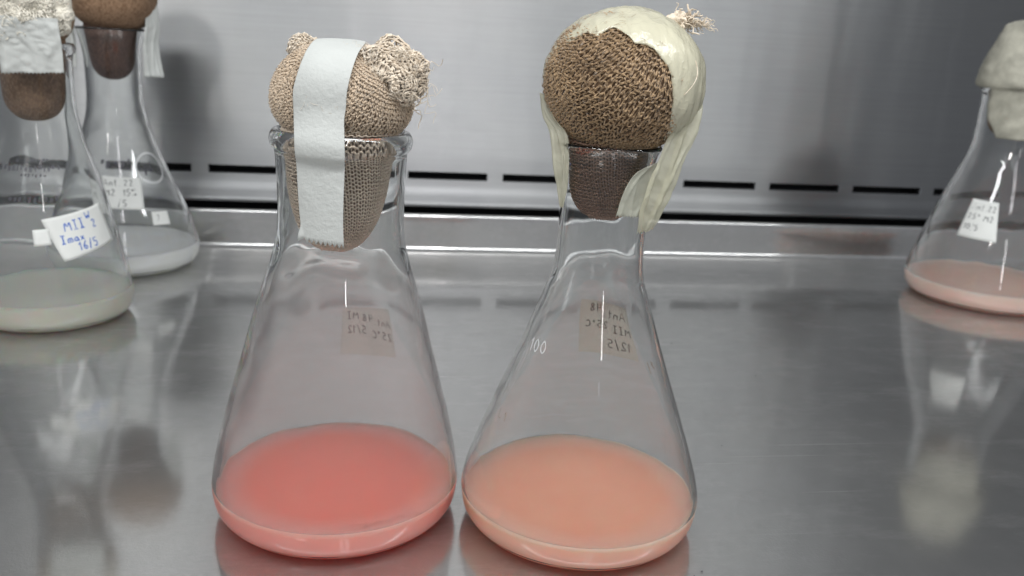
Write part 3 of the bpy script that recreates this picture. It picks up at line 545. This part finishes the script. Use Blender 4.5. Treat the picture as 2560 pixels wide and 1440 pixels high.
# ------------------------------------------------------------------ tape on the front flasks
def zig(n_t, s): return np.abs(((s*n_t) % 1)-.5)*2
tL = empty('tape_strip', (xl, yl, .105), 'long white masking tape strip with zigzag end over the beige stopper and flask neck', 'tape', 'tape pieces holding the stoppers')
nb, nw_ = 90, 89; W = .0146
G = np.zeros((nb, nw_, 3)); s_ = np.linspace(-.5, .5, nw_)
cz = cL[2]; ex = eL
for i in range(nb):
    f = i/(nb-1)
    if f < .52:      # over the ball: beta from behind the top to the front equator
        be = math.radians(135)+(math.radians(-12)-math.radians(135))*(f/.52)
        dirs = np.stack([0*s_, np.full(nw_, -math.cos(be)), np.full(nw_, math.sin(be))], 1)
        cx_ = .0012-.0062*(1-abs(math.sin(be)))**.8
        w_ = s_*W*(1+.08*math.cos(be)); x = cx_+w_
        # solve superellipsoid for given x
        k = np.clip(1-np.abs((x-cL[0])/(rL[0]+.001))**ex, .02, 1)**(1/ex)
        rho = 1/((np.abs(math.cos(be)/(rL[1]+.0009))**ex+np.abs(math.sin(be)/(rL[2]+.0009))**ex)**(1/ex))
        G[i, :, 0] = x; G[i, :, 1] = -math.cos(be)*rho*k; G[i, :, 2] = cz+math.sin(be)*rho*k
        G[i] += (np.array((0, -math.cos(be), math.sin(be)))*(lump(G[i], 30, 110, .0008)+.0002)[:, None])
    else:
        q = (f-.52)/.48; z0 = .038; z1 = -.0026; z = z0+(z1-z0)*q
        x = -.0050+.0018*q*q+s_*(W*(1.02-.22*max(0, q-.3)))+.0004*math.sin(q*5)
        zz = z+(-.0014*(zig(9, s_+.5)) if i == nb-1 else 0)+(s_*-.0014*q)
        rad_ = np.interp(z, [-.005, .021, .0235, .0262, .029, .031, .038], [.0213, .0216, .0236, .0241, .0236, .0222, .0212])
        y = -np.sqrt(np.maximum(rad_**2-(x-.0006)**2, 1e-6)); G[i, :, 0] = x; G[i, :, 1] = y-.00025-.0003*wob(np.stack([x*1, y*1, zz+0*x], 1), 71, 260)**2; G[i, :, 2] = zz
        if q > .9: G[i, 0:6, 0] -= (q-.9)*.016*np.linspace(1, 0, 6)
# smooth the joint between the ball part and the hanging part
for _ in range(10): G[30:62] = (G[29:61]+G[30:62]*2+G[31:63])/4
v, f_ = sheet(G[::-1], .00016); mesh('tape_band', v, f_, M['tapeW'], tL)
hood_root = empty('tape_wrap', (xr_, yr_, .110), 'crinkled shiny cream masking tape wrapped round the large brown stopper', 'tape', 'tape pieces holding the stoppers')
# hood: a sphere shell with an oval opening towards the front left
az_o, el_o = math.radians(-90-30), math.radians(-24)
o_ = np.array((math.cos(az_o)*math.cos(el_o), math.sin(az_o)*math.cos(el_o), math.sin(el_o))); e1 = np.cross(o_, (0, 0, 1.)); e1 /= np.linalg.norm(e1); e2 = np.cross(e1, o_)
np_, ng = 220, 70
psi = np.linspace(0, 2*PI, np_, endpoint=False)
g0 = math.radians(67)+math.radians(2.2)*np.sin(3*psi+1)+math.radians(1.3)*np.sin(5*psi+2)+math.radians(1.2)*wob(np.stack([np.cos(psi), np.sin(psi), 0*psi], 1), 88, 9)+math.radians(.7)*wob(np.stack([np.cos(psi), np.sin(psi), 0*psi], 1), 89, 26)-math.radians(5)*np.exp(-((psi-1.35)/.10)**2)+math.radians(3)*np.exp(-((psi-1.62)/.12)**2)-math.radians(4)*np.exp(-((psi-1.95)/.09)**2)
# side facing right opens less
g0 = g0-math.radians(3)*np.clip(np.cos(psi), 0, 1)-math.radians(13)*np.clip(-np.cos(psi), 0, 1)-math.radians(2)*np.clip(np.sin(psi), 0, 1)
rows = []
for j in range(ng):
    q = j/(ng-1); ga = g0+(math.radians(150)-g0)*q
    d = o_*np.cos(ga)[:, None]+np.sin(ga)[:, None]*(e1*np.cos(psi)[:, None]*1+e2*np.sin(psi)[:, None])
    P = ball_pt(d, cR+np.array((.0010, .0006, .0004)), (.0252, .0252, .0222), 2.05)
    cr = wob(d, 81, 5)*.0004+(.5-np.abs(wob(d*np.array((1, 1, .5)), 82, 9)))*.0006+(.4-np.abs(wob(d*np.array((1.6, .5, .4)), 83, 26)))*.00026
    lift = -.0003*math.exp(-q*30)+.0003*math.exp(-q*22)*wob(d, 84, 8)
    P = P+d*(cr+lift)[:, None]; rows.append(P)
G = np.array(rows); Vh = G.reshape(-1, 3); Fh = grid_faces(ng, np_, True)
zc = Vh[Fh].min(1)[:, 2]; xc = Vh[Fh].mean(1)
keepf = (zc > .0275+.0018*wob(xc, 86, 300))
Fh = Fh[keepf]
nrm = Vh-cR; nrm /= np.linalg.norm(nrm, axis=1, keepdims=True)
hood = mesh('tape_hood', Vh, Fh, M['tapeY'], hood_root)
sm_ = hood.modifiers.new('thickness', 'SOLIDIFY'); sm_.thickness = .00016; sm_.offset = 0
def ribbon(ctrl, width, mt, name, parent, seed, nn=48, mm=31, crease=.0003, zz=0, taper=None, twist=None):
    C_ = np.array(ctrl, float); t = np.linspace(0, len(C_)-1, nn); i = np.clip(t.astype(int), 0, len(C_)-2); s = (t-i)[:, None]; s2 = s
    def cr_(a): 
        p0 = a[np.maximum(i-1, 0)]; p1 = a[i]; p2 = a[i+1]; p3 = a[np.minimum(i+2, len(a)-1)]
        return .5*((2*p1)+(-p0+p2)*s2+(2*p0-5*p1+4*p2-p3)*s2**2+(-p0+3*p1-3*p2+p3)*s2**3)
    cen = cr_(C_[:, :3]); wd = cr_(C_[:, 3:6])
    e = np.linspace(-.5, .5, mm); Gr = cen[:, None]+wd[:, None]*e[None, :, None]
    n_ = np.cross(np.gradient(cen, axis=0), wd); n_ /= np.linalg.norm(n_, axis=1, keepdims=True)+1e-9
    fl = Gr.reshape(-1, 3); hh = (wob(fl, seed, 240)*crease+np.abs(wob(fl, seed+1, 500))*crease).reshape(nn, mm)
    tt = np.linspace(0, 1, nn)[:, None]
    for q in range(3 if crease > .0002 else 0):      # lengthwise folds that wander across the strip
        e0 = -.3+.3*q+.12*np.sin(tt*(3+q)+seed+q*2); hh = hh+crease*2.0*np.clip(1-np.abs(e[None]-e0)/.10, 0, 1)*(.4+.6*np.sin(tt*7+q*2+seed)**2)
    Gr = Gr+n_[:, None]*hh[..., None]
    if zz: Gr[-1] += (cen[-1]-cen[-3])/np.linalg.norm(cen[-1]-cen[-3])*(zig(zz, e+.5)*.0009)[:, None]
    v, f = sheet(Gr, .00016); return mesh(name, v, f, mt, parent)
# ctrl rows: centre xyz, width vector xyz (m, relative to the stopper base)
ribbon([(.0255, -.0040, .044, .0050, .0085, .001), (.0232, -.0100, .0365, .0095, .0070, .001), (.0200, -.0125, .0285, .0108, .0050, 0), (.0168, -.0145, .0215, .0098, .0042, 0), (.0148, -.0145, .0155, .0098, .0040, -.001), (.0124, -.0140, .0060, .0084, .0030, -.001), (.0114, -.0130, -.0005, .0056, .0022, .001)], 0, M['tapeY2'], 'tape_tail', hood_root, 91, zz=6, crease=.00045)
ribbon([(.0262, .0020, .0420, .0030, .0100, .0), (.0240, -.0020, .0300, .0050, .0095, 0), (.0212, -.0050, .0215, .0055, .0080, 0), (.0184, -.0075, .0140, .0050, .0070, 0), (.0160, -.0085, .0060, .0040, .0050, .0)], 0, M['tapeY2'], 'tape_tail', hood_root, 93, zz=5, crease=.0004)
ribbon([(.0118, -.0146, .0212, .0052, .0022, .0022), (.0088, -.0150, .0180, .0072, .0024, .0008), (.0066, -.0150, .0125, .0084, .0022, -.0002), (.0050, -.0150, .0045, .0090, .0020, -.0006)], 0, M['tapeS'], 'tape_flap', hood_root, 95, zz=9, crease=.00021)
ribbon([(-.0205, .0100, .0390, .000, -.010, .0), (-.0192, .0030, .0325, .0020, -.009, 0), (-.0170, -.0035, .0275, .0050, -.005, 0), (-.0160, -.0050, .0200, .0045, -.004, 0), (-.0151, -.0050, .0120, .0030, -.003, 0), (-.0145, -.0045, .0045, .0010, -.001, 0)], 0, M['tapeY2'], 'tape_tail', hood_root, 97, zz=0)

# ------------------------------------------------------------------ stoppers and tape of the back flasks
def simple_stopper(key, zb, plug_r, top_r, ball_c, ball_r, ex, label, mb, mp, seed, nm='cloth_cover'):
    x, y = FL[key]['loc']; t = empty('cotton_stopper', (x, y, zb), label, 'stopper', G_ST); zt = ball_c[2]-zb
    pf = plugfun(0, FL[key]['neck']/1000-zb, plug_r, top_r)
    core_rev('plug', pf, FL[key]['neck']/1000-zb+.002, 0, lambda z: 0*np.asarray(z), mp, t, 0)
    core(nm, (ball_c[0], ball_c[1], zt), ball_r, ex, mb, t, (110, .0010), seed, 0); return t
sA = simple_stopper('A', .1080, .0150, .0170, (.0, 0, .1640), (.0215, .021, .0175), 2.3, 'tan stopper at the left edge with frayed cream gauze hanging over it', M['clothTan'], M['clothBr'], 101)
sB = simple_stopper('B', .1235, .0135, .0160, (.0022, 0, .1760), (.0262, .025, .0225), 2.4, 'smooth brown cloth stopper of the milky white flask', M['clothBr'], M['clothBd'], 103)
sC = simple_stopper('C', .1150, .0200, .0232, (.0, 0, .1700), (.0180, .018, .0150), 2.4, 'stopper of the right edge flask wrapped in wrinkled cream tape', M['clothTan'], M['clothTan'], 105, 'cotton_core')
cp = spline([(.1940, .0001), (.1938, .012), (.1915, .0185), (.184, .0228), (.170, .0282), (.159, .0310), (.153, .0316), (.150, .0305), (.1495, .0290)], 44)
na = 90; aa = np.arange(na)*2*PI/na; Vc = np.stack([cp[:, 1:]*np.cos(aa), cp[:, 1:]*np.sin(aa), np.broadcast_to(cp[:, :1]-.115, (44, na))], -1).reshape(-1, 3)
nn_ = Vc*np.array((1, 1, .5)); nn_ /= np.linalg.norm(nn_, axis=1, keepdims=True); Vc = Vc+nn_*((wob(Vc, 131, 120)*.0009+np.abs(wob(Vc, 132, 300))*.0006)*np.clip(np.hypot(Vc[:, 0], Vc[:, 1])/.01, .2, 1))[:, None]
mesh('tape_cover', Vc, grid_faces(44, na, True), M['creamTape'], sC)
tv = [crumple((.0035, -.0215, .0640), (.0155, .0068, .0160), 111, .16), ruffle((.0030, -.0220, .0635), (.0170, .0085, .0180), 52, 44, .00035, 113, .0022, 300, .0003), yarns(90, (-.003, -.028, .0560), (.010, .003, .016), .009, .00022, 115, k=12, curl=1.2), ruffle((.0215, -.016, .060), (.0050, .0060, .0150), 20, 30, .00032, 117, .0014, 400, .00025)]
mesh('frayed_gauze', *merge(tv), M['cream'], sA)
tA = empty('tape_strip', (*FL['A']['loc'], .108), 'wrinkled cream white tape piece with zigzag end below the frayed gauze at the left', 'tape', 'tape pieces holding the stoppers')
ribbon([(.0085, -.0285, .0535, .0290, .0065, .0), (.0085, -.0282, .050, .0290, .0065, .0), (.0088, -.0272, .0445, .0290, .0060, .0), (.0090, -.0258, .038, .0285, .0055, .0), (.0088, -.0240, .0270, .0280, .0045, .0012)], 0, M['tapeW'], 'tape_piece', tA, 121, zz=16, crease=.0006, mm=33)
tB = empty('tape_strip', (*FL['B']['loc'], .123), 'narrow white tape strip hanging beside the neck of the milky white flask', 'tape', 'tape pieces holding the stoppers')
ribbon([(.0245, .002, .060, .002, .012, 0), (.0258, .000, .048, .004, .012, 0), (.0262, -.002, .036, .006, .012, 0), (.0252, -.004, .022, .0072, .012, 0), (.0262, -.005, .004, .0095, .011, -.001)], 0, M['tapeW'], 'tape_piece', tB, 123, zz=6)
tB2 = empty('tape_strip', (*FL['B']['loc'], .123), 'pale tape strip hanging at the left of the brown stopper, behind the tape piece', 'tape', 'tape pieces holding the stoppers')
ribbon([(-.0262, -.004, .056, .003, .010, 0), (-.0265, -.006, .040, .006, .010, 0), (-.0252, -.007, .026, .008, .009, 0), (-.0262, -.008, .008, .010, .008, 0)], 0, M['tapeW'], 'tape_piece', tB2, 125, zz=6)
tC = empty('tape_strip', (*FL['C']['loc'], .115), 'cream tape flap with slanted corners hanging below the wrapped stopper at the right edge', 'tape', 'tape pieces holding the stoppers')
G = np.zeros((24, 24, 3))
for i in range(24):
    for j in range(24):
        z = .0370-.0350*i/23; hw = math.radians(52)*(1 if i < 13 else 1-.42*(i-13)/10); a = math.radians(-122)+hw*(j/23*2-1)
        r = .0300 if z > .034 else .0288-.0012*(i/23); r += .0005*math.sin(i*.9+j*.5)
        G[i, j] = (r*math.cos(a), r*math.sin(a), z)
v, f_ = sheet(G, .0003); mesh('tape_flap', v, f_, M['creamTape'], tC)

# ------------------------------------------------------------------ specks on the table
Vs = []; Fs = []
rs = random.Random(5)
for (x, y, s) in [(.0135, .2395, .0005), (.108, .240, .0006), (.1045, .2375, .0004), (-.055, .200, .0005), (.15, .33, .0004), (.20, .41, .0005), (.17, .46, .0005), (.02, .40, .0004)]:
    k0 = len(Vs); Vs += [(x+s*math.cos(a)*rs.uniform(.5, 1.3), y+s*math.sin(a)*rs.uniform(.4, 1), .0003+0*a) for a in np.linspace(0, 2*PI, 6, endpoint=False)]; Vs.append((x, y, .0007)); Fs += [(k0+i, k0+(i+1) % 6, k0+6) for i in range(6)]
dd = mesh('dirt_specks', Vs, Fs, M['inkK'], smooth=False); dd['kind'] = 'stuff'; dd['label'] = 'tiny dark specks of dirt on the steel table'
